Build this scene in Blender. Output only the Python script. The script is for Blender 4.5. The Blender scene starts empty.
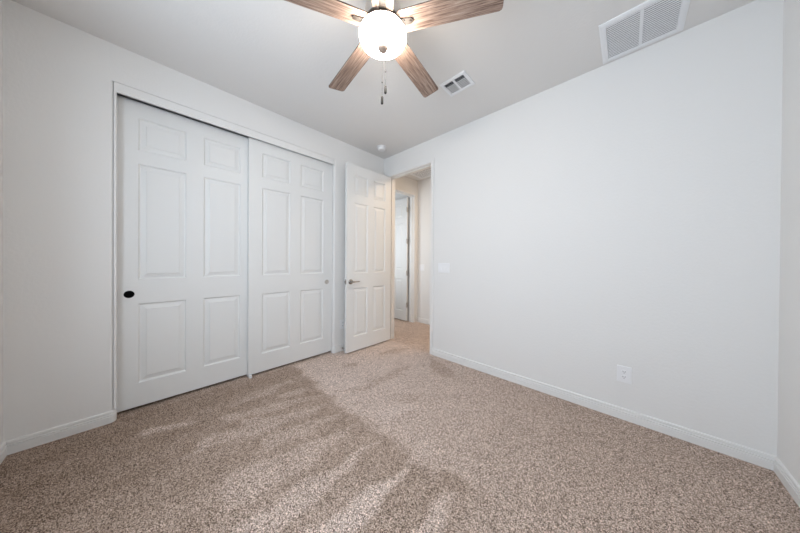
import bpy, bmesh, math, random
from mathutils import Vector, Matrix
PI = math.pi
random.seed(7)
scn = bpy.context.scene
COL = scn.collection

# ------------------------------------------------------------------ room size
W, D, H = 3.332, 3.077, 2.741          # along right wall, along left wall, height
T = 0.115                              # wall thickness

# ------------------------------------------------------------------ camera
def make_camera():
    f = 237.737; yaw = 0.760974; pt = -5.017e-3; rl = 6.639e-3
    fw = Vector((-math.sin(yaw)*math.cos(pt), math.cos(yaw)*math.cos(pt), math.sin(pt)))
    r = Vector((math.cos(yaw), math.sin(yaw), 0)); u = r.cross(fw)
    r2 = r*math.cos(rl)+u*math.sin(rl); u2 = -r*math.sin(rl)+u*math.cos(rl)
    cd = bpy.data.cameras.new('camera'); cd.sensor_fit = 'HORIZONTAL'; cd.sensor_width = 36
    cd.lens = f/800*36; cd.shift_y = -4.4017/800; cd.clip_start = 0.02; cd.clip_end = 200
    c = bpy.data.objects.new('camera', cd); COL.objects.link(c)
    m = Matrix.Identity(4)
    for i in range(3):
        m[i][0] = r2[i]; m[i][1] = u2[i]; m[i][2] = -fw[i]; m[i][3] = (2.69969, -2.46971, 1.185)[i]
    c.matrix_world = m
    scn.camera = c
make_camera()

# ------------------------------------------------------------------ light and exposure
scn.view_settings.view_transform = 'Standard'
scn.view_settings.look = 'None'
scn.view_settings.gamma = 1
scn.view_settings.use_curve_mapping = False
scn.view_settings.exposure = 0.57

SKY_STRENGTH = 1.3
WINDOW_POWER = 43.0
GLOBE_STRENGTH = 34.0
HALL_POWER = 11.5
SIDE_POWER = 7.5
world = bpy.data.worlds.new('sky'); scn.world = world; world.use_nodes = True
bg = world.node_tree.nodes['Background']
bg.inputs[0].default_value = (0.78, 0.89, 1.0, 1); bg.inputs[1].default_value = SKY_STRENGTH

def area(name, loc, rot, sx, sy, power, col, spread=PI):
    l = bpy.data.lights.new(name, 'AREA'); l.shape = 'RECTANGLE'; l.size = sx; l.size_y = sy
    l.energy = power; l.color = col; l.spread = spread
    o = bpy.data.objects.new(name, l); o.location = loc; o.rotation_euler = rot; COL.objects.link(o)
    return o
WX0, WX1, WZ0, WZ1 = 0.95, 2.75, 0.85, 2.35     # bedroom window (rear wall)
# daylight through the bedroom window
area('window_daylight', ((WX0+WX1)/2, -D-0.35, (WZ0+WZ1)/2), (-PI/2, 0, PI), WX1-WX0+0.3, WZ1-WZ0+0.3, WINDOW_POWER, (0.72, 0.85, 1.0))
# hall ceiling lamp and the side room's daylight
area('hall_lamp', (1.25, 0.62, H-0.03), (0, 0, 0), 0.3, 0.3, HALL_POWER, (1.0, 0.76, 0.52))
area('side_room_daylight', (-0.85, 0.03, 1.5), (PI/2, 0, 0), 0.7, 1.4, SIDE_POWER, (0.85, 0.93, 1.0))

# ------------------------------------------------------------------ materials
def mat(name, col, rough=0.5, metal=0.0, bump=None, spec=0.5):
    m = bpy.data.materials.new(name); m.use_nodes = True
    n = m.node_tree.nodes; l = m.node_tree.links; b = n['Principled BSDF']
    b.inputs['Base Color'].default_value = (*col, 1); b.inputs['Roughness'].default_value = rough
    b.inputs['Metallic'].default_value = metal; b.inputs['Specular IOR Level'].default_value = spec
    if bump:
        tc = n.new('ShaderNodeTexCoord'); no = n.new('ShaderNodeTexNoise'); bp = n.new('ShaderNodeBump')
        no.inputs['Scale'].default_value = bump[0]; no.inputs['Detail'].default_value = 3
        bp.inputs['Strength'].default_value = bump[1]; bp.inputs['Distance'].default_value = bump[2]
        l.new(tc.outputs['Object'], no.inputs['Vector']); l.new(no.outputs['Fac'], bp.inputs['Height'])
        l.new(bp.outputs['Normal'], b.inputs['Normal'])
    return m
M_WALL = mat('wall_paint', (0.81, 0.80, 0.785), 0.65, bump=(60, 0.25, 0.004), spec=0.3)
M_CEIL = mat('ceiling_paint', (0.78, 0.765, 0.75), 0.8, bump=(50, 0.25, 0.004), spec=0.2)
M_TRIM = mat('white_trim_paint', (0.82, 0.81, 0.795), 0.4)
M_DOOR = mat('door_paint', (0.80, 0.80, 0.79), 0.42)
M_TRACK_SHADE = mat('closet_gap_shade', (0.03, 0.03, 0.03), 0.9)  # paints the closet gap's darkness onto the door track
M_PLASTIC = mat('white_plastic', (0.86, 0.86, 0.87), 0.35)
M_SLOT = mat('slot_black', (0.02, 0.02, 0.02), 0.7)
M_VENT = mat('vent_white_enamel', (0.85, 0.86, 0.88), 0.4)
M_SATIN = mat('satin_nickel', (0.36, 0.34, 0.32), 0.25, 1.0)
M_DUCT_SHADE = mat('duct_deep_shade', (0.04, 0.045, 0.05), 0.8)  # sheet colour painting the deep shade inside a duct
M_GRILLE_SHADE = mat('duct_grey_shade', (0.22, 0.225, 0.235), 0.9)  # grey sheet colour painting the lighter shade behind the grilles
M_NICKEL = mat('brushed_nickel', (0.62, 0.58, 0.54), 0.28, 1.0)
M_IRON = mat('warm_nickel', (0.42, 0.33, 0.27), 0.42, 0.85)
M_FINIAL = mat('tan_bronze', (0.50, 0.38, 0.31), 0.45, 0.35)
M_DKIRON = mat('dark_bronze', (0.03, 0.022, 0.017), 0.6, 0.0)
M_BRONZE = mat('black_bronze', (0.003, 0.003, 0.003), 0.9, 0.0, None, 0.1)
M_CHAIN = mat('chain_metal', (0.02, 0.018, 0.016), 0.9, 0.0)
M_FOB = mat('dark_fob', (0.009, 0.0085, 0.008), 0.85)
M_FRAME = mat('window_vinyl', (0.85, 0.85, 0.85), 0.4)

def mat_globe():
    m = bpy.data.materials.new('frosted_lit_glass'); m.use_nodes = True
    b = m.node_tree.nodes['Principled BSDF']
    b.inputs['Base Color'].default_value = (0.95, 0.93, 0.9, 1); b.inputs['Roughness'].default_value = 0.3
    b.inputs['Emission Color'].default_value = (1.0, 0.91, 0.80, 1)
    b.inputs['Emission Strength'].default_value = GLOBE_STRENGTH
    return m
M_GLOBE = mat_globe()

def mat_pane():
    m = bpy.data.materials.new('window_glass'); m.use_nodes = True
    n = m.node_tree.nodes; l = m.node_tree.links; n.clear()
    o = n.new('ShaderNodeOutputMaterial'); mx = n.new('ShaderNodeMixShader')
    t = n.new('ShaderNodeBsdfTransparent'); g = n.new('ShaderNodeBsdfGlossy'); g.inputs['Roughness'].default_value = 0.02
    mx.inputs[0].default_value = 0.06
    l.new(t.outputs[0], mx.inputs[1]); l.new(g.outputs[0], mx.inputs[2]); l.new(mx.outputs[0], o.inputs[0])
    return m
M_PANE = mat_pane()

def mat_wood():
    m = bpy.data.materials.new('weathered_wood'); m.use_nodes = True
    n = m.node_tree.nodes; l = m.node_tree.links; b = n['Principled BSDF']
    tc = n.new('ShaderNodeTexCoord'); oi = n.new('ShaderNodeObjectInfo')
    add = n.new('ShaderNodeVectorMath'); add.operation = 'ADD'
    mul = n.new('ShaderNodeVectorMath'); mul.operation = 'SCALE'; mul.inputs['Scale'].default_value = 7
    cmb = n.new('ShaderNodeCombineXYZ')
    for i in range(3): l.new(oi.outputs['Random'], cmb.inputs[i])
    l.new(cmb.outputs[0], mul.inputs[0])
    l.new(tc.outputs['Object'], add.inputs[0]); l.new(mul.outputs[0], add.inputs[1])
    mp = n.new('ShaderNodeMapping'); mp.inputs['Scale'].default_value = (6, 150, 6)
    l.new(add.outputs[0], mp.inputs['Vector'])
    n1 = n.new('ShaderNodeTexNoise'); n1.inputs['Scale'].default_value = 1; n1.inputs['Detail'].default_value = 6; n1.inputs['Roughness'].default_value = .65; n1.inputs['Distortion'].default_value = .6
    l.new(mp.outputs[0], n1.inputs['Vector'])
    r = n.new('ShaderNodeValToRGB'); e = r.color_ramp.elements
    e[0].position = .34; e[0].color = (0.10, 0.058, 0.042, 1)
    e[1].position = .66; e[1].color = (0.50, 0.39, 0.32, 1)
    k = e.new(.5); k.color = (0.31, 0.21, 0.165, 1)
    l.new(n1.outputs['Fac'], r.inputs['Fac'])
    l.new(r.outputs[0], b.inputs['Base Color']); b.inputs['Roughness'].default_value = .55
    return m
M_WOOD = mat_wood()
M_WOODEDGE = mat('dark_blade_edge', (0.07, 0.045, 0.032), 0.6)

def mat_carpet():
    m = bpy.data.materials.new('flecked_carpet'); m.use_nodes = True
    n = m.node_tree.nodes; l = m.node_tree.links; b = n['Principled BSDF']
    tc = n.new('ShaderNodeTexCoord')
    v = n.new('ShaderNodeTexVoronoi'); v.inputs['Scale'].default_value = 320
    wn = n.new('ShaderNodeTexNoise'); wn.inputs['Scale'].default_value = 280; wn.inputs['Detail'].default_value = 2
    big = n.new('ShaderNodeTexNoise'); big.inputs['Scale'].default_value = 5; big.inputs['Detail'].default_value = 4
    for q in (v, wn, big): l.new(tc.outputs['Object'], q.inputs['Vector'])
    sep = n.new('ShaderNodeSeparateColor'); l.new(v.outputs['Color'], sep.inputs[0])
    r = n.new('ShaderNodeValToRGB'); e = r.color_ramp.elements
    e[0].position = 0.0; e[0].color = (0.05, 0.036, 0.027, 1)
    e[1].position = 1.0; e[1].color = (0.95, 0.81, 0.74, 1)
    for p, c in ((.25, (0.25, 0.188, 0.153)), (.5, (0.455, 0.362, 0.315)), (.8, (0.66, 0.548, 0.49))):
        k = e.new(p); k.color = (*c, 1)
    mixf = n.new('ShaderNodeMath'); mixf.operation = 'MULTIPLY_ADD'; mixf.inputs[1].default_value = 1.15
    l.new(sep.outputs[0], mixf.inputs[0])
    sub = n.new('ShaderNodeMath'); sub.operation = 'MULTIPLY_ADD'; sub.inputs[1].default_value = .8; sub.inputs[2].default_value = -.47
    l.new(wn.outputs['Fac'], sub.inputs[0]); l.new(sub.outputs[0], mixf.inputs[2])
    l.new(mixf.outputs[0], r.inputs['Fac'])
    # brushed pile plus the floor's light and shade, painted as tone
    at = n.new('ShaderNodeAttribute'); at.attribute_name = 'nap_shade'
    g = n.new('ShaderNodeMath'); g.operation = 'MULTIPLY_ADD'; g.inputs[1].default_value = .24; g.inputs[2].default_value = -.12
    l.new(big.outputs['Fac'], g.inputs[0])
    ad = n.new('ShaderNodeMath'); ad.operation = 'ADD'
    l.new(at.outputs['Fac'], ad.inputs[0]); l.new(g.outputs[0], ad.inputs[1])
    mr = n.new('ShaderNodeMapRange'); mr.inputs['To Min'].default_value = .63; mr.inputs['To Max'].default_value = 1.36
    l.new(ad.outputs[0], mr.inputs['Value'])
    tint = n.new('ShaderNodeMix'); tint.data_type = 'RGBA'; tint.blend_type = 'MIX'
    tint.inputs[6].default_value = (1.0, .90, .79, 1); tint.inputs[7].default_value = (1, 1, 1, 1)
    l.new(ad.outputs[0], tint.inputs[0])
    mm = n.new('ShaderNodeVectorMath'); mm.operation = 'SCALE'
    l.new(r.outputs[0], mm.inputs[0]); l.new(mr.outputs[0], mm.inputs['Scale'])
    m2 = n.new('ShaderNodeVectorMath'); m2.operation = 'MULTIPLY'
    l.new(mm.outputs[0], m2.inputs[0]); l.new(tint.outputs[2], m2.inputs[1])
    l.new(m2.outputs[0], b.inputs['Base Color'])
    b.inputs['Roughness'].default_value = 1; b.inputs['Specular IOR Level'].default_value = .05
    bp = n.new('ShaderNodeBump'); bp.inputs['Strength'].default_value = .5; bp.inputs['Distance'].default_value = .004
    l.new(v.outputs['Distance'], bp.inputs['Height']); bp.invert = True
    l.new(bp.outputs['Normal'], b.inputs['Normal'])
    return m
M_CARPET = mat_carpet()

# ------------------------------------------------------------------ helpers
def box(bm, x0, x1, y0, y1, z0, z1, bev=0.0, seg=2):
    v = [bm.verts.new((x, y, z)) for x in (x0, x1) for y in (y0, y1) for z in (z0, z1)]
    fs = []
    for a in ((0, 1, 3, 2), (4, 6, 7, 5), (0, 4, 5, 1), (2, 3, 7, 6), (0, 2, 6, 4), (1, 5, 7, 3)):
        fs.append(bm.faces.new([v[i] for i in a]))
    if bev:
        ed = list({e for f in fs for e in f.edges})
        bmesh.ops.bevel(bm, geom=ed, offset=bev, segments=seg, profile=.5, affect='EDGES')

def lathe(bm, prof, n=48, loc=(0, 0, 0)):
    rings = []
    for r, z in prof:
        if r < 1e-6: rings.append([bm.verts.new((loc[0], loc[1], loc[2]+z))])
        else: rings.append([bm.verts.new((loc[0]+r*math.cos(2*PI*i/n), loc[1]+r*math.sin(2*PI*i/n), loc[2]+z)) for i in range(n)])
    for a, b in zip(rings, rings[1:]):
        for i in range(n):
            j = (i+1) % n
            if len(a) == 1 and len(b) == 1: continue
            if len(a) == 1: bm.faces.new((a[0], b[j], b[i]))
            elif len(b) == 1: bm.faces.new((a[i], a[j], b[0]))
            else: bm.faces.new((a[i], a[j], b[j], b[i]))

def tube(bm, pts, r, n=10):
    pts = [Vector(p) for p in pts]; rings = []
    for i, p in enumerate(pts):
        d = (pts[min(i+1, len(pts)-1)]-pts[max(i-1, 0)]).normalized()
        up = Vector((0, 0, 1)) if abs(d.z) < .9 else Vector((1, 0, 0))
        a = d.cross(up).normalized(); b = d.cross(a)
        rr = r[i] if isinstance(r, (list, tuple)) else r
        rings.append([bm.verts.new(p+(a*math.cos(2*PI*k/n)+b*math.sin(2*PI*k/n))*rr) for k in range(n)])
    for a, b in zip(rings, rings[1:]):
        for k in range(n): bm.faces.new((a[k], a[(k+1) % n], b[(k+1) % n], b[k]))
    bm.faces.new(rings[0][::-1]); bm.faces.new(rings[-1])

def prism(bm, poly, axis, a, b):
    """extrude a 2D polygon along axis (0,1,2) from a to b"""
    def P(p, t):
        q = list(p); q.insert(axis, t); return q
    v0 = [bm.verts.new(P(p, a)) for p in poly]; v1 = [bm.verts.new(P(p, b)) for p in poly]
    n = len(poly)
    for i in range(n): bm.faces.new((v0[i], v0[(i+1) % n], v1[(i+1) % n], v1[i]))
    bm.faces.new(v0[::-1]); bm.faces.new(v1)

def obj(name, bm, m, parent=None, smooth=None):
    bmesh.ops.recalc_face_normals(bm, faces=bm.faces[:])
    me = bpy.data.meshes.new(name); bm.to_mesh(me); bm.free()
    for k in (m if isinstance(m, (list, tuple)) else [m]): me.materials.append(k)
    if smooth:
        for p in me.polygons: p.use_smooth = True
        me.set_sharp_from_angle(angle=math.radians(smooth))
    o = bpy.data.objects.new(name, me); COL.objects.link(o)
    if parent: o.parent = parent
    return o
def NB(): return bmesh.new()
def tag(o, label=None, cat=None, group=None, kind=None):
    if label: o['label'] = label
    if cat: o['category'] = cat
    if group: o['group'] = group
    if kind: o['kind'] = kind
    return o
def struct(name, bm, m, label=None, cat=None, smooth=None):
    return tag(obj(name, bm, m, None, smooth), label, cat, None, 'structure')
def empty(name, loc, label, cat, group=None, kind=None, rz=0):
    o = bpy.data.objects.new(name, None); o.location = loc; o.rotation_euler = (0, 0, rz); o.empty_display_size = .1
    COL.objects.link(o); return tag(o, label, cat, group, kind)

# ------------------------------------------------------------------ closet and door positions
CY0, CY1, CZ = -2.655, -0.855, 2.475      # closet opening in the left wall
DX0, DX1, DZ = 0.121, 0.885, 2.437        # bedroom doorway in the right wall (clear)
HX, HY, HXR = -0.26, 1.13, 2.6            # hall: left wall face, far wall face, right end
SY0, SY1 = 0.28, 1.02                    # doorway in the hall's left wall

# ------------------------------------------------------------------ floor (carpet) with brushed pile and painted-in light and shade
def inpoly(x, y, poly):
    c = False; n = len(poly)
    for i in range(n):
        x1, y1 = poly[i]; x2, y2 = poly[i-1]
        if (y1 > y) != (y2 > y) and x < (x2-x1)*(y-y1)/(y2-y1)+x1: c = not c
    return c
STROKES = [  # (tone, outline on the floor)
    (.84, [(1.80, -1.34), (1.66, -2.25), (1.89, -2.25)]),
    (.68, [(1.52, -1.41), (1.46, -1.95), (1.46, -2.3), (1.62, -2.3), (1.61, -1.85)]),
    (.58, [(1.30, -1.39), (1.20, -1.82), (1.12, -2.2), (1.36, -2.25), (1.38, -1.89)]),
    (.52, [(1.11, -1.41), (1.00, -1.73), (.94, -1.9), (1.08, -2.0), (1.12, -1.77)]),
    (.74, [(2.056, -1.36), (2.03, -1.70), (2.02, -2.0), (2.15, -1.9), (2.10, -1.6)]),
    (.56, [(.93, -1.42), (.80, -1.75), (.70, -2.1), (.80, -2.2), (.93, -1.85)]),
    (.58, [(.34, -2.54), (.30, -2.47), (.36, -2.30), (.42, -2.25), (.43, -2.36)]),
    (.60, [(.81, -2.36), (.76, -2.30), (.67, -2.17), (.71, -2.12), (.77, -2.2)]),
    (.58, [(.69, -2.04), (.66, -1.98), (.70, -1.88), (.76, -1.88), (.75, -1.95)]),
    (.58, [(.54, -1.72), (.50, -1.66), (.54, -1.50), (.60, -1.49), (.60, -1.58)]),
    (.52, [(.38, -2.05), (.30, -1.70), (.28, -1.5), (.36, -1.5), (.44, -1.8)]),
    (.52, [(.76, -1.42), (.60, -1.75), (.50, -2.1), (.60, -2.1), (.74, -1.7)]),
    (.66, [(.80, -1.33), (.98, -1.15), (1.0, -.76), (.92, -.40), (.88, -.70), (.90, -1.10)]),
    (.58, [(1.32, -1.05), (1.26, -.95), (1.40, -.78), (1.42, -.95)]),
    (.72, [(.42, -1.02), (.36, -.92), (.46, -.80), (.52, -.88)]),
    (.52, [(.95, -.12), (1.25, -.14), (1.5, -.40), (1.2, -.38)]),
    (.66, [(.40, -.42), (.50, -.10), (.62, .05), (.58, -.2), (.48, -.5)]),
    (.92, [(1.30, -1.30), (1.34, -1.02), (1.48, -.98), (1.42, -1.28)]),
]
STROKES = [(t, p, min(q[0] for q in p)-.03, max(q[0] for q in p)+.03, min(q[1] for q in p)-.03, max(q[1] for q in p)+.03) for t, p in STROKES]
def nap_shade_at(x, y):
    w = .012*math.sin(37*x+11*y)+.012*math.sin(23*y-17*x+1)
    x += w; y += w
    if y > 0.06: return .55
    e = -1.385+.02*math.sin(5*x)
    if y > e: base = .98-.26*min(1, max(0, (x-.7)/.8))-.20*min(1, max(0, (x-1.6)/.8))  # pile tone with doorway brightness painted in, fading to the right
    else: base = .29+.045*math.sin(x*2*PI/.27+.6*math.sin(3*y))-.18*min(1, max(0, (-1.75-y)/.8))*min(1, max(0, (1.3-x)/.6))  # brushed lanes, with the near-left corner's shade painted darker
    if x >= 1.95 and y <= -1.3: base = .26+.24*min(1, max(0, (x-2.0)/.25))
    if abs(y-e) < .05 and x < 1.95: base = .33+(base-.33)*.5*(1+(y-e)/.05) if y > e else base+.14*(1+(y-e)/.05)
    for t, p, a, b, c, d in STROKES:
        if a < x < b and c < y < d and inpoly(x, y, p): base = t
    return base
def make_floor():
    bm = NB(); st = .0167
    nx = int(W/st)+1; ny = int(D/st)+1
    xs = [W*i/nx for i in range(nx+1)]; ys = [-D+(D)*j/ny for j in range(ny+1)]
    g = [[bm.verts.new((x, y, 0)) for y in ys] for x in xs]
    for i in range(nx):
        for j in range(ny): bm.faces.new((g[i][j], g[i+1][j], g[i+1][j+1], g[i][j+1]))
    def quad(x0, x1, y0, y1): bm.faces.new([bm.verts.new(p) for p in ((x0, y0, 0), (x1, y0, 0), (x1, y1, 0), (x0, y1, 0))])
    quad(-2.2, W, 0, 1.6); quad(-.85, 0, -D, 0)
    box(bm, -2.2, W, -D-.2, 1.6, -.2, -.02)
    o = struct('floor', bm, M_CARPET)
    at = o.data.attributes.new('nap_shade', 'FLOAT', 'POINT')
    vals = [nap_shade_at(v.co.x, v.co.y) for v in o.data.vertices]
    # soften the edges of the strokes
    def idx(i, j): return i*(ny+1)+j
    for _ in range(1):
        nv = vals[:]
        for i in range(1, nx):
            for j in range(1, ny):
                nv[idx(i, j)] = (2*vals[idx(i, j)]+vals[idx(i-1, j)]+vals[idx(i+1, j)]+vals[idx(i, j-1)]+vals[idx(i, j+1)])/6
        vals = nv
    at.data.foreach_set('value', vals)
make_floor()

# ------------------------------------------------------------------ ceiling
bm = NB(); box(bm, -2.2, W+.15, -D-.15, 1.6, H, H+.12)
struct('ceiling', bm, M_CEIL)

# ------------------------------------------------------------------ walls
def arc(cx, cy, r, a0, a1, n=6):
    return [(cx+r*math.cos(a0+(a1-a0)*i/n), cy+r*math.sin(a0+(a1-a0)*i/n)) for i in range(n+1)]
R = .02
bm = NB()                                             # left wall with the closet opening, rounded jamb corners
prism(bm, [(-T, -D-.1), (0, -D-.1)]+arc(-R, CY0-R, R, 0, PI/2)+[(-T, CY0)], 2, 0, H)
prism(bm, [(-T, CY1)]+arc(-R, CY1+R, R, -PI/2, 0)+[(0, 0), (-T, 0)], 2, 0, H)
prism(bm, [(-T, CZ), (0, CZ), (0, H), (-T, H)], 1, CY0-R, CY1+R)
struct('wall_left', bm, M_WALL, smooth=40)
bm = NB()                                             # right wall with the bedroom doorway
JT = .019
box(bm, -T, DX0-JT, 0, T, 0, H); box(bm, DX1+JT, W+.12, 0, T, 0, H); box(bm, DX0-JT, DX1+JT, 0, T, DZ+JT, H)
struct('wall_right', bm, M_WALL)
bm = NB(); box(bm, W, W+.12, -D-.12, 0, 0, H); struct('wall_side', bm, M_WALL)
bm = NB()                                             # rear wall with the window
box(bm, -T, WX0, -D-.12, -D, 0, H); box(bm, WX1, W, -D-.12, -D, 0, H)
box(bm, WX0, WX1, -D-.12, -D, 0, WZ0); box(bm, WX0, WX1, -D-.12, -D, WZ1, H)
struct('wall_rear', bm, M_WALL)
bm = NB()
for a in ((WX0, WX0+.05, WZ0, WZ1), (WX1-.05, WX1, WZ0, WZ1), (WX0+.05, WX1-.05, WZ0, WZ0+.05), (WX0+.05, WX1-.05, WZ1-.05, WZ1), ((WX0+WX1)/2-.025, (WX0+WX1)/2+.025, WZ0+.05, WZ1-.05)):
    box(bm, a[0], a[1], -D-.10, -D-.05, a[2], a[3])
wn = struct('window_1', bm, M_FRAME)
bm = NB(); box(bm, WX0+.05, WX1-.05, -D-.078, -D-.072, WZ0+.05, WZ1-.05); obj('pane', bm, M_PANE, wn)
# closet interior
bm = NB(); box(bm, -.85, -.80, -D-.1, 0, 0, H); box(bm, -.80, -T, -D-.1, -D-.05, 0, H); box(bm, -.80, -T, -.05, 0, 0, H)
struct('wall_closet', bm, M_WALL)
# hall and side room
bm = NB(); box(bm, HX-T, W, HY, HY+.1, 0, H); struct('wall_hall_far', bm, M_WALL)
bm = NB()
box(bm, HX-T, HX, T-.115, SY0-JT, 0, H); box(bm, HX-T, HX, SY1+JT, HY, 0, H); box(bm, HX-T, HX, SY0-JT, SY1+JT, DZ+JT, H)
struct('wall_hall_left', bm, M_WALL)
bm = NB(); box(bm, HXR, HXR+.1, T, HY, 0, H); struct('wall_hall_right', bm, M_WALL)
bm = NB(); box(bm, -2.2, -2.1, -.1, 1.6, 0, H); box(bm, -2.1, -.40, 1.035, 1.6, 0, H); box(bm, -2.1, HX-T, -.1, 0, 0, H)  # one unseen wall set close behind the open hall door to darken its gap
box(bm, HX-T, W+.1, HY+.1, HY+.2, 0, H)
struct('wall_side_room', bm, M_WALL)

# ------------------------------------------------------------------ baseboards
BPROF = [(0, 0), (.014, 0), (.014, .0455), (.0085, .0475), (.0085, .0515), (.013, .0535), (.013, .0585), (.0065, .0610), (.0065, .0655), (.0105, .0670), (.0105, .0750), (.0085, .0805), (.005, .083), (0, .084)]
def bb_y(bm, x, sgn, y0, y1): prism(bm, [(x+sgn*p[0], p[1]) for p in BPROF], 1, y0, y1)
def bb_x(bm, y, sgn, x0, x1): prism(bm, [(y+sgn*p[0], p[1]) for p in BPROF], 0, x0, x1)
def bb_corner(bm, cx, cy, r, a0, a1, n=8):
    rows = []
    for i in range(n+1):
        a = a0+(a1-a0)*i/n
        rows.append([bm.verts.new((cx+(r+p[0])*math.cos(a), cy+(r+p[0])*math.sin(a), p[1])) for p in BPROF])
    for A, B in zip(rows, rows[1:]):
        for k in range(len(BPROF)-1): bm.faces.new((A[k], A[k+1], B[k+1], B[k]))
def bb_return(bm, y, sgn, x0, x1):                     # into the closet opening
    prism(bm, [(y+sgn*p[0], p[1]) for p in BPROF], 0, x0, x1)
bm = NB(); bb_y(bm, 0, 1, -D, CY0-R); bb_corner(bm, -R, CY0-R, R, 0, PI/2); bb_return(bm, CY0, 1, -.03, -R)
bb_y(bm, 0, 1, CY1+R, 0); bb_corner(bm, -R, CY1+R, R, -PI/2, 0); bb_return(bm, CY1, -1, -.03, -R)
struct('baseboard_left', bm, M_TRIM, smooth=30)
CW = .050                                              # casing width
bm = NB(); bb_x(bm, 0, -1, DX1+CW, W); bb_x(bm, 0, -1, .013, DX0-CW); struct('baseboard_right', bm, M_TRIM, smooth=30)
bm = NB(); bb_y(bm, W, -1, -D, 0); struct('baseboard_side', bm, M_TRIM, smooth=30)
bm = NB(); bb_x(bm, -D, 1, 0, W); struct('baseboard_rear', bm, M_TRIM, smooth=30)
bm = NB(); bb_x(bm, HY, -1, HX, HXR); bb_y(bm, HX, 1, SY1+.06, HY); bb_x(bm, T, 1, DX1+.06, HXR); struct('baseboard_hall', bm, M_TRIM, smooth=30)

# ------------------------------------------------------------------ door frames (jambs, stops, casings)
bm = NB()
box(bm, DX0-JT, DX0, -.001, T+.001, 0, DZ+JT); box(bm, DX1, DX1+JT, -.001, T+.001, 0, DZ+JT); box(bm, DX0, DX1, -.001, T+.001, DZ, DZ+JT)
box(bm, DX0, DX0+.011, .040, .075, 0, DZ); box(bm, DX1-.011, DX1, .040, .075, 0, DZ); box(bm, DX0+.011, DX1-.011, .040, .075, DZ-.011, DZ)
fr = struct('trim_1', bm, M_TRIM)
bm = NB()
for y0, y1 in ((-.011, 0), (T, T+.011)):
    box(bm, DX0-CW, DX0-.004, y0, y1, 0, DZ+CW, .003); box(bm, DX1+.004, DX1+CW, y0, y1, 0, DZ+CW, .003)
    box(bm, DX0-.004, DX1+.004, y0, y1, DZ+.004, DZ+CW, .003)
obj('casing', bm, M_TRIM, fr)
bm = NB(); box(bm, DX1-.0025, DX1, .006, .034, .885, .945, .001); tag(obj('strike_plate', bm, M_NICKEL, fr), 'small metal strike plate')
bm = NB()                                              # fascia board hiding the closet door track
box(bm, -.022, -.002, CY0+.001, CY1-.001, 2.405, CZ-.0015, .0015)
struct('trim_2', bm, M_TRIM)
bm = NB(); box(bm, -.060, -.002, CY0+.0005, CY0+.0135, .086, 2.404, .0015); struct('trim_5', bm, M_TRIM)   # thin strip down the left jamb
bm = NB(); box(bm, -.10, -.024, CY0+.001, CY1-.001, 2.442, CZ-.002); struct('trim_3', bm, M_TRACK_SHADE)   # track behind the fascia, near-black to paint in the gap's shade
bm = NB()                                              # frame of the hall's side doorway
box(bm, HX-T-.001, HX+.001, SY0-JT, SY0, 0, DZ+JT); box(bm, HX-T-.001, HX+.001, SY1, SY1+JT, 0, DZ+JT); box(bm, HX-T-.001, HX+.001, SY0, SY1, DZ, DZ+JT)
box(bm, HX-.075, HX-.040, SY1-.011, SY1, 0, DZ); box(bm, HX-.075, HX-.040, SY0, SY1, DZ-.011, DZ)
f2 = struct('trim_4', bm, M_TRIM)
bm = NB()
box(bm, HX, HX+.011, SY0-CW, SY0-.004, 0, DZ+CW, .003); box(bm, HX, HX+.011, SY1+.004, SY1+CW, 0, DZ+CW, .003); box(bm, HX, HX+.011, SY0-.004, SY1+.004, DZ+.004, DZ+CW, .003)
obj('casing', bm, M_TRIM, f2)

# ------------------------------------------------------------------ six-panel doors
def six_panel(bm, w, h, t, stile, mid, zs):
    """door leaf in local coords: x along width 0..w, y 0 (front) .. t (back), z 0..h; moulded panels on both faces"""
    pw = (w-2*stile-mid)/2
    xs = [0, stile, stile+pw, stile+pw+mid, w-stile, w]
    zz = [0]+[z for p in zs for z in p]+[h]
    for face in (0, 1):
        Y0 = 0 if face == 0 else t; s = 1 if face == 0 else -1
        V = {}
        def vert(x, z, d=0):
            k = (round(x, 5), round(z, 5), round(d, 5))
            if k not in V: V[k] = bm.verts.new((x, Y0+s*d, z))
            return V[k]
        for i in range(5):
            for j in range(len(zz)-1):
                x0, x1, z0, z1 = xs[i], xs[i+1], zz[j], zz[j+1]
                if i in (1, 3) and j % 2 == 1:
                    rings = [(0, 0), (.003, .004), (.008, .0105), (.013, .0120), (.018, .0115), (.043, .0055), (.0445, .0022), (.046, .0015)]
                    prev = None
                    for ins, d in rings:
                        q = [vert(x0+ins, z0+ins, d), vert(x1-ins, z0+ins, d), vert(x1-ins, z1-ins, d), vert(x0+ins, z1-ins, d)]
                        if prev:
                            for k in range(4): bm.faces.new((prev[k], prev[(k+1) % 4], q[(k+1) % 4], q[k]))
                        prev = q
                    bm.faces.new(prev)
                else:
                    bm.faces.new((vert(x0, z0), vert(x1, z0), vert(x1, z1), vert(x0, z1)))
    box_edges = [((0, 0, 0), (0, t, 0), (0, t, h), (0, 0, h)), ((w, 0, 0), (w, t, 0), (w, t, h), (w, 0, h)), ((0, 0, 0), (w, 0, 0), (w, t, 0), (0, t, 0)), ((0, 0, h), (w, 0, h), (w, t, h), (0, t, h))]
    for q in box_edges: bm.faces.new([bm.verts.new(p) for p in q])
def leaf(name, w, h, stile, mid, zs, M, label, cat):
    bm = NB(); six_panel(bm, w, h, .035, stile, mid, zs)
    o = struct(name, bm, M_DOOR, label, cat)
    o.matrix_world = M
    return o
ZS = [(.185, .812), (1.002, 1.914), (2.020, 2.272)]
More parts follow.
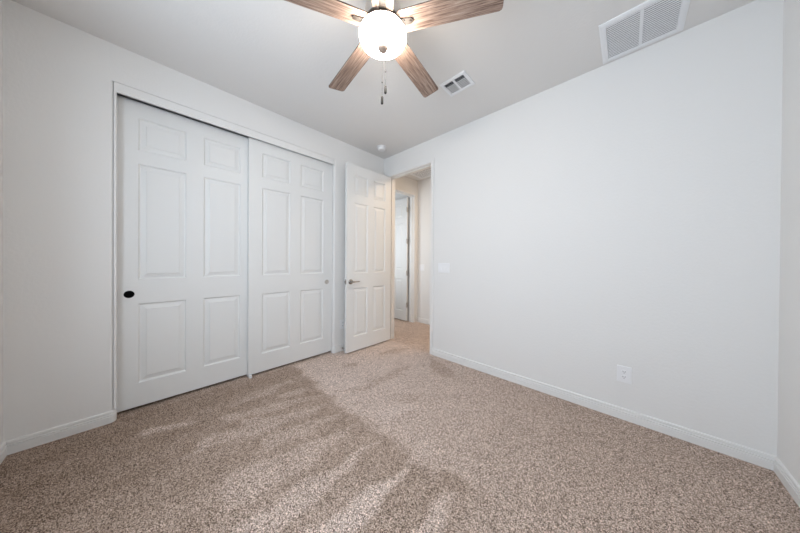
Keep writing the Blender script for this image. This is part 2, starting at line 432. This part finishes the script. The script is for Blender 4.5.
def flush_cup(parent, x, z, mt, label):
    bm = NB()
    prof = [(0, -.0008), (.018, -.0008), (.0215, -.0016), (.0235, -.0035), (.027, -.0035), (.0285, -.0015), (.0285, 0)]
    lathe(bm, [(r, y) for r, y in prof], 32)
    bmesh.ops.rotate(bm, verts=bm.verts[:], cent=(0, 0, 0), matrix=Matrix.Rotation(-PI/2, 3, 'X'))
    bmesh.ops.translate(bm, verts=bm.verts[:], vec=(x, 0, z))
    return tag(obj('finger_pull', bm, mt, parent, 40), label)
# matrix: local x -> world +y (left to right in the photo), local y -> world -x (into the closet)
def mclos(x, y, z): return Matrix(((0, -1, 0, x), (1, 0, 0, y), (0, 0, 1, z), (0, 0, 0, 1)))
d1 = leaf('door_1', 0.915, 2.396, .116, .116, ZS, mclos(-.085, -2.652, .022), 'left white six-panel sliding closet door with black round finger pull', 'door')
flush_cup(d1, .069, .890, M_BRONZE, 'black finger pull')
d2 = leaf('door_2', 0.930, 2.390, .120, .116, ZS, mclos(-.045, -1.789, .022), 'right white six-panel sliding closet door with pale metal finger pull', 'door')
flush_cup(d2, .860, .892, M_NICKEL, 'pale metal finger pull')
bm = NB(); box(bm, -.052, -.008, -1.788, -1.765, 0, .030, .004); box(bm, -.1205, -.052, -1.788, -1.765, 0, .012)
tag(obj('floor_guide', bm, M_PLASTIC), 'small white plastic floor guide between the two sliding closet doors', 'door guide')

# bedroom door, open 90 degrees: local x from hinge to latch -> world -y, local y -> world -x... visible face at +x
LW = .766
m3 = Matrix(((0, -1, 0, .163), (1, 0, 0, -.010-LW), (0, 0, 1, .018), (0, 0, 0, 1)))    # local x from the latch edge to the hinge edge
d3 = leaf('door_3', LW, 2.402, .112, .100, ZS, m3, 'white six-panel bedroom door standing open in the corner, lever handle', 'door')
def lever(parent, x, z, yface, out, name, dirx):
    bm = NB()
    lathe(bm, [(0, 0), (.032, 0), (.033, .003), (.031, .008), (.026, .011), (.013, .013), (.0115, .016), (.0115, .042), (.010, .046), (0, .046)], 28)
    tube(bm, [(0, 0, .040), (.012, 0, .044), (.05, 0, .046), (.09, 0, .045), (.112, 0, .042)], [.010, .0105, .0085, .0075, .006], 12)
    M = Matrix(((dirx, 0, 0, x), (0, 0, out, yface), (0, 1, 0, z), (0, 0, 0, 1)))
    bmesh.ops.transform(bm, matrix=M, verts=bm.verts[:])
    return obj(name, bm, M_SATIN, parent, 40)
lever(d3, .062, .898, 0, -1, 'door_handle', 1)
lever(d3, .062, .898, .035, 1, 'door_handle', 1)
bm = NB(); box(bm, -.0015, .0005, .006, .029, .869, .927); box(bm, -.012, 0, .010, .025, .888, .908, .002); obj('latch_plate', bm, M_SATIN, d3)
def hinge(parent, x, y, z, name='hinge'):
    bm = NB(); tube(bm, [(x, y, z-.045), (x, y, z+.045)], .0065, 10)
    tube(bm, [(x, y, z-.051), (x, y, z-.045)], .0045, 8); tube(bm, [(x, y, z+.045), (x, y, z+.051)], .0045, 8)
    return bm
for z in (.25, .95, 1.65, 2.2):
    bm = hinge(d3, LW+.003, .041, z); box(bm, LW-.001, LW+.001, .005, .04, z-.045, z+.045); obj('hinge', bm, M_NICKEL, d3)

# hall door: swung 90 degrees into the side room, front face towards the camera
m4 = Matrix(((1, 0, 0, -1.107), (0, 1, 0, .968), (0, 0, 1, .018), (0, 0, 0, 1)))
d4 = leaf('door_4', .715, 2.402, .110, .095, ZS, m4, 'white six-panel door beyond the hall, swung open, seen through the doorway', 'door')
for z in (.31, .93, 1.55, 2.16):
    bm = hinge(d4, .722, .010, z); box(bm, .7152, .724, .006, .030, z-.045, z+.045); box(bm, .724, .7265, -.03, .012, z-.045, z+.045); obj('hinge', bm, M_NICKEL, d4)

# ------------------------------------------------------------------ ceiling fan
FX, FY = 1.666, -1.541
fan = empty('ceiling_fan', (FX, FY, H), 'five-blade ceiling fan with weathered wood blades and lit white globe', 'ceiling fan')
def fz(prof): return [(r, z-H) for r, z in prof]
bm = NB(); lathe(bm, fz([(0, 2.741), (.066, 2.741), (.068, 2.733), (.060, 2.712), (.040, 2.700), (.018, 2.696), (0, 2.696)])); obj('canopy', bm, M_NICKEL, fan, 40)
bm = NB(); lathe(bm, fz([(.0125, 2.70), (.0125, 2.655)]), 20); obj('downrod', bm, M_NICKEL, fan, 40)
bm = NB(); lathe(bm, fz([(0, 2.668), (.030, 2.668), (.055, 2.664), (.088, 2.652), (.102, 2.634), (.105, 2.610), (.104, 2.585), (.098, 2.566), (.080, 2.556), (.060, 2.553), (0, 2.553)])); obj('motor_housing', bm, M_NICKEL, fan, 40)
bm = NB(); lathe(bm, fz([(0, 2.555), (.052, 2.555), (.055, 2.545), (.055, 2.530), (.080, 2.526), (.112, 2.523), (.118, 2.520), (.119, 2.512), (.112, 2.509), (0, 2.509)])); obj('switch_housing', bm, M_DKIRON, fan, 40)
bm = NB(); lathe(bm, fz([(.112, 2.512), (.120, 2.508), (.128, 2.502), (.136, 2.487), (.134, 2.470), (.126, 2.455), (.108, 2.443), (.080, 2.434), (.045, 2.429), (0, 2.428)]), 64); gl = obj('globe', bm, M_GLOBE, fan, 60)
tag(gl, 'lit frosted white glass globe')
bm = NB(); lathe(bm, fz([(0, 2.432), (.028, 2.431), (.032, 2.425), (.031, 2.417), (.025, 2.408), (.015, 2.403), (.008, 2.400), (0, 2.399)]), 28); obj('finial', bm, M_FINIAL, fan, 50)
PH, PITCH, ZB = .498, -.187, 2.5395
def blade_mesh():
    bm = NB(); s0, s1, w0, w1, th, r = .095, .653, .0565, .0655, .006, .016
    out = [(s0, -w0*.90), (s0+.012, -w0), (s1-r, -w1), (s1-r*.3, -w1+r*.3), (s1, -w1+r), (s1, w1-r), (s1-r*.3, w1-r*.3), (s1-r, w1), (s0+.012, w0), (s0, w0*.90)]
    prism(bm, out, 2, 0, th)
    for f in bm.faces: f.material_index = 1 if abs(f.normal.z) < .5 else 0
    bm.normal_update()
    for f in bm.faces: f.material_index = 1 if abs(f.normal.z) < .5 else 0
    return bm
def iron_mesh():
    bm = NB()
    # arm from the motor to the blade, then a rounded flat plate below the blade
    out = [(.060, -.020), (.110, -.020), (.165, -.015)]+[(.165+.013*math.sin(a), -.015*math.cos(a)) for a in [PI*i/10 for i in range(1, 10)]]+[(.165, .015), (.110, .020), (.060, .020)]
    prism(bm, out, 2, -.0065, -.0005)
    for x, y in ((.130, -.009), (.130, .009), (.163, 0)): lathe(bm, [(0, -.0095), (.004, -.009), (.005, -.0065)], 10, (x, y, 0))
    return bm
b0 = i0 = None
for k in range(5):
    a = PH+k*2*PI/5
    M = Matrix.Translation((0, 0, ZB-H)) @ Matrix.Rotation(a, 4, 'Z') @ Matrix.Rotation(PITCH, 4, 'X')
    if b0 is None:
        b = b0 = obj('blade', blade_mesh(), [M_WOOD, M_WOODEDGE], fan)
        i = i0 = obj('blade_bracket', iron_mesh(), M_DKIRON, b0, 40)
    else:
        b = b0.copy(); COL.objects.link(b); b.parent = fan
        i = i0.copy(); COL.objects.link(i); i.parent = b
    b.matrix_local = M
for dx, dy, zb in ((-.114, .099, 2.194), (-.099, .114, 2.262)):
    bm = NB(); bx, by = dx*.55, dy*.55
    z1 = zb+.049
    pts = [(bx, by, 2.540-H), (dx*.95, dy*.95, 2.537-H), (dx, dy, 2.527-H), (dx, dy, z1-H)]
    tube(bm, pts, .0008, 6)
    n = int((2.52-z1)/.010)
    for q in range(n): lathe(bm, [(0, .0015), (.0015, 0), (0, -.0015)], 6, (dx, dy, z1-H+.004+q*.010))
    lathe(bm, [(0, .005), (.004, .002), (.004, -.002), (0, -.005)], 8, (dx, dy, z1-H+.09))
    c = obj('pull_chain', bm, M_CHAIN, fan, 40)
    bm = NB(); lathe(bm, [(0, .050), (.005, .049), (.0075, .044), (.0082, .004), (.006, 0), (0, -.001)], 14, (dx, dy, zb-H)); obj('fob', bm, M_FOB, c, 40)

# ------------------------------------------------------------------ ceiling vents
def register(name, x0, x1, y0, y1, border, ncol, nrow, label, dark_rows, tilt, duct_shade, z=H):
    cx, cy = (x0+x1)/2, (y0+y1)/2
    root = empty(name, (cx, cy, z), label, 'ceiling vent')
    w, d = (x1-x0)/2, (y1-y0)/2
    bm = NB()                                           # bevelled flange
    o_ = [(-w, -d), (w, -d), (w, d), (-w, d)]
    def ring(i, zz): return [bm.verts.new((x-math.copysign(i, x), y-math.copysign(i, y), zz)) for x, y in o_]
    rs = [ring(0, 0), ring(.002, -.006), ring(border*.45, -.010), ring(border-.003, -.010), ring(border, -.004), ring(border, 0)]
    for A, B in zip(rs, rs[1:]):
        for k in range(4): bm.faces.new((A[k], A[(k+1) % 4], B[(k+1) % 4], B[k]))
    iw, idp = w-border, d-border
    for c in range(1, ncol):
        x = -iw+2*iw*c/ncol; box(bm, x-.008, x+.008, -idp, idp, -.009, -.001)
    obj('frame', bm, M_VENT, root)
    bm = NB(); box(bm, -iw, iw, -idp, idp, -.0015, -.0005); obj('duct_shade', bm, duct_shade, root)  # thin flat sheet painted as the shaded opening above the louvers
    bm = NB()
    pitch = 2*idp/nrow
    for r in range(nrow):
        y = -idp+pitch*(r+.5); s = pitch*.36
        tl = tilt if r >= dark_rows else .8
        poly = [(y-s, -.0075-tl*s), (y+s, -.0075+tl*s), (y+s, -.0063+tl*s), (y-s, -.0063-tl*s)]
        for c in range(ncol):
            xa = -iw+2*iw*c/ncol+(.008 if c else 0); xb = -iw+2*iw*(c+1)/ncol-(.008 if c < ncol-1 else 0)
            prism(bm, poly, 0, xa, xb)
    obj('louvers', bm, M_VENT, root)
    return root
register('supply_vent', 1.490, 1.732, -.712, -.512, .029, 2, 8, 'small white ceiling register with dark slots beside the fan blade', 2, .22, M_DUCT_SHADE)
register('return_vent', 2.553, 2.962, -.437, -.022, .038, 2, 20, 'large white ceiling return grille at the top of right wall', 0, .08, M_GRILLE_SHADE)
register('hall_vent', -.122, .50, .50, 1.068, .045, 1, 14, 'white ceiling grille in the hall seen through the doorway top', 0, 0, M_GRILLE_SHADE)

# ------------------------------------------------------------------ smoke detector
sd = empty('smoke_detector', (.262, -.288, H), 'round white smoke detector on the ceiling near the room corner', 'smoke detector')
bm = NB(); lathe(bm, [(0, 0), (.066, 0), (.067, -.004), (.066, -.010), (.060, -.012), (0, -.012)]); obj('base', bm, M_PLASTIC, sd, 40)
bm = NB(); lathe(bm, [(0, -.010), (.052, -.012), (.053, -.016), (.050, -.018), (.050, -.023), (.053, -.025), (.052, -.036), (.046, -.043), (.030, -.046), (0, -.046)]); obj('cover', bm, M_PLASTIC, sd, 40)

# ------------------------------------------------------------------ switch, outlets, door stop
sw = empty('light_switch', (1.088, 0, 1.103), 'white three-gang light switch plate on right wall beside the doorway', 'light switch', 'white light switches')
bm = NB(); box(bm, -.081, .081, -.0055, 0, -.059, .059, .0025); obj('plate', bm, M_PLASTIC, sw)
for x in (-.046, 0, .046):
    bm = NB(); poly = [(-.0105, -.033), (-.0055, .033), (-.004, .034), (-.004, -.034)]
    prism(bm, poly, 0, x-.0165, x+.0165); obj('rocker', bm, M_PLASTIC, sw)
def outlet(loc, rz, label):
    o = empty('wall_outlet', loc, label, 'outlet', 'white wall outlets', None, rz)
    bm = NB(); box(bm, -.0405, .0405, -.0055, 0, -.062, .062, .0025); obj('plate', bm, M_PLASTIC, o)
    for z in (-.0195, .0195):
        bm = NB()
        pts = [(.0165*math.cos(t)*1.02, max(-.0135, min(.0135, .0175*math.sin(t)))) for t in [2*PI*i/24 for i in range(24)]]
        prism(bm, [(x, z+zz) for x, zz in pts], 1, -.0075, -.005); s = obj('socket', bm, M_PLASTIC, o)
        bm = NB(); box(bm, -.0075, -.0050, -.0079, -.007, z-.001, z+.008); box(bm, .0050, .0075, -.0079, -.007, z, z+.008)
        tube(bm, [(0, -.0079, z-.007), (0, -.007, z-.007)], .0026, 10); obj('slots', bm, M_SLOT, s)
    bm = NB(); tube(bm, [(0, -.0065, 0), (0, -.005, 0)], .003, 10); obj('screw', bm, M_PLASTIC, o)
outlet((2.694, 0, .339), 0, 'white wall outlet low on the long bare right wall')
outlet((0, -.725, .35), PI/2, 'white wall outlet between closet and open door, mostly behind the door')
hs = empty('light_switch', (-.150, HY, 1.06), 'white switch plate on the far hall wall beyond the doorway', 'light switch', 'white light switches')
bm = NB(); box(bm, -.06, .06, -.0055, 0, -.059, .059, .0025); obj('plate', bm, M_PLASTIC, hs)
for x in (-.023, .023):
    bm = NB(); prism(bm, [(-.0075, -.033), (-.0055, .033), (-.004, .034), (-.004, -.034)], 0, x-.0165, x+.0165); obj('rocker', bm, M_PLASTIC, hs)
ds = empty('door_stop', (.0128, -.735, .040), 'small metal door stop on the baseboard behind the open door', 'door stop')
bm = NB(); tube(bm, [(0, 0, 0), (.004, 0, 0)], .011, 14)
for q in range(14): tube(bm, [(.004+q*.004, 0, 0), (.0065+q*.004, 0, 0)], .0055, 10)
tube(bm, [(.004, 0, 0), (.062, 0, 0)], .004, 10); obj('spring', bm, M_NICKEL, ds)
bm = NB(); tube(bm, [(.060, 0, 0), (.074, 0, 0)], [.008, .0075], 12); obj('tip', bm, M_PLASTIC, ds)
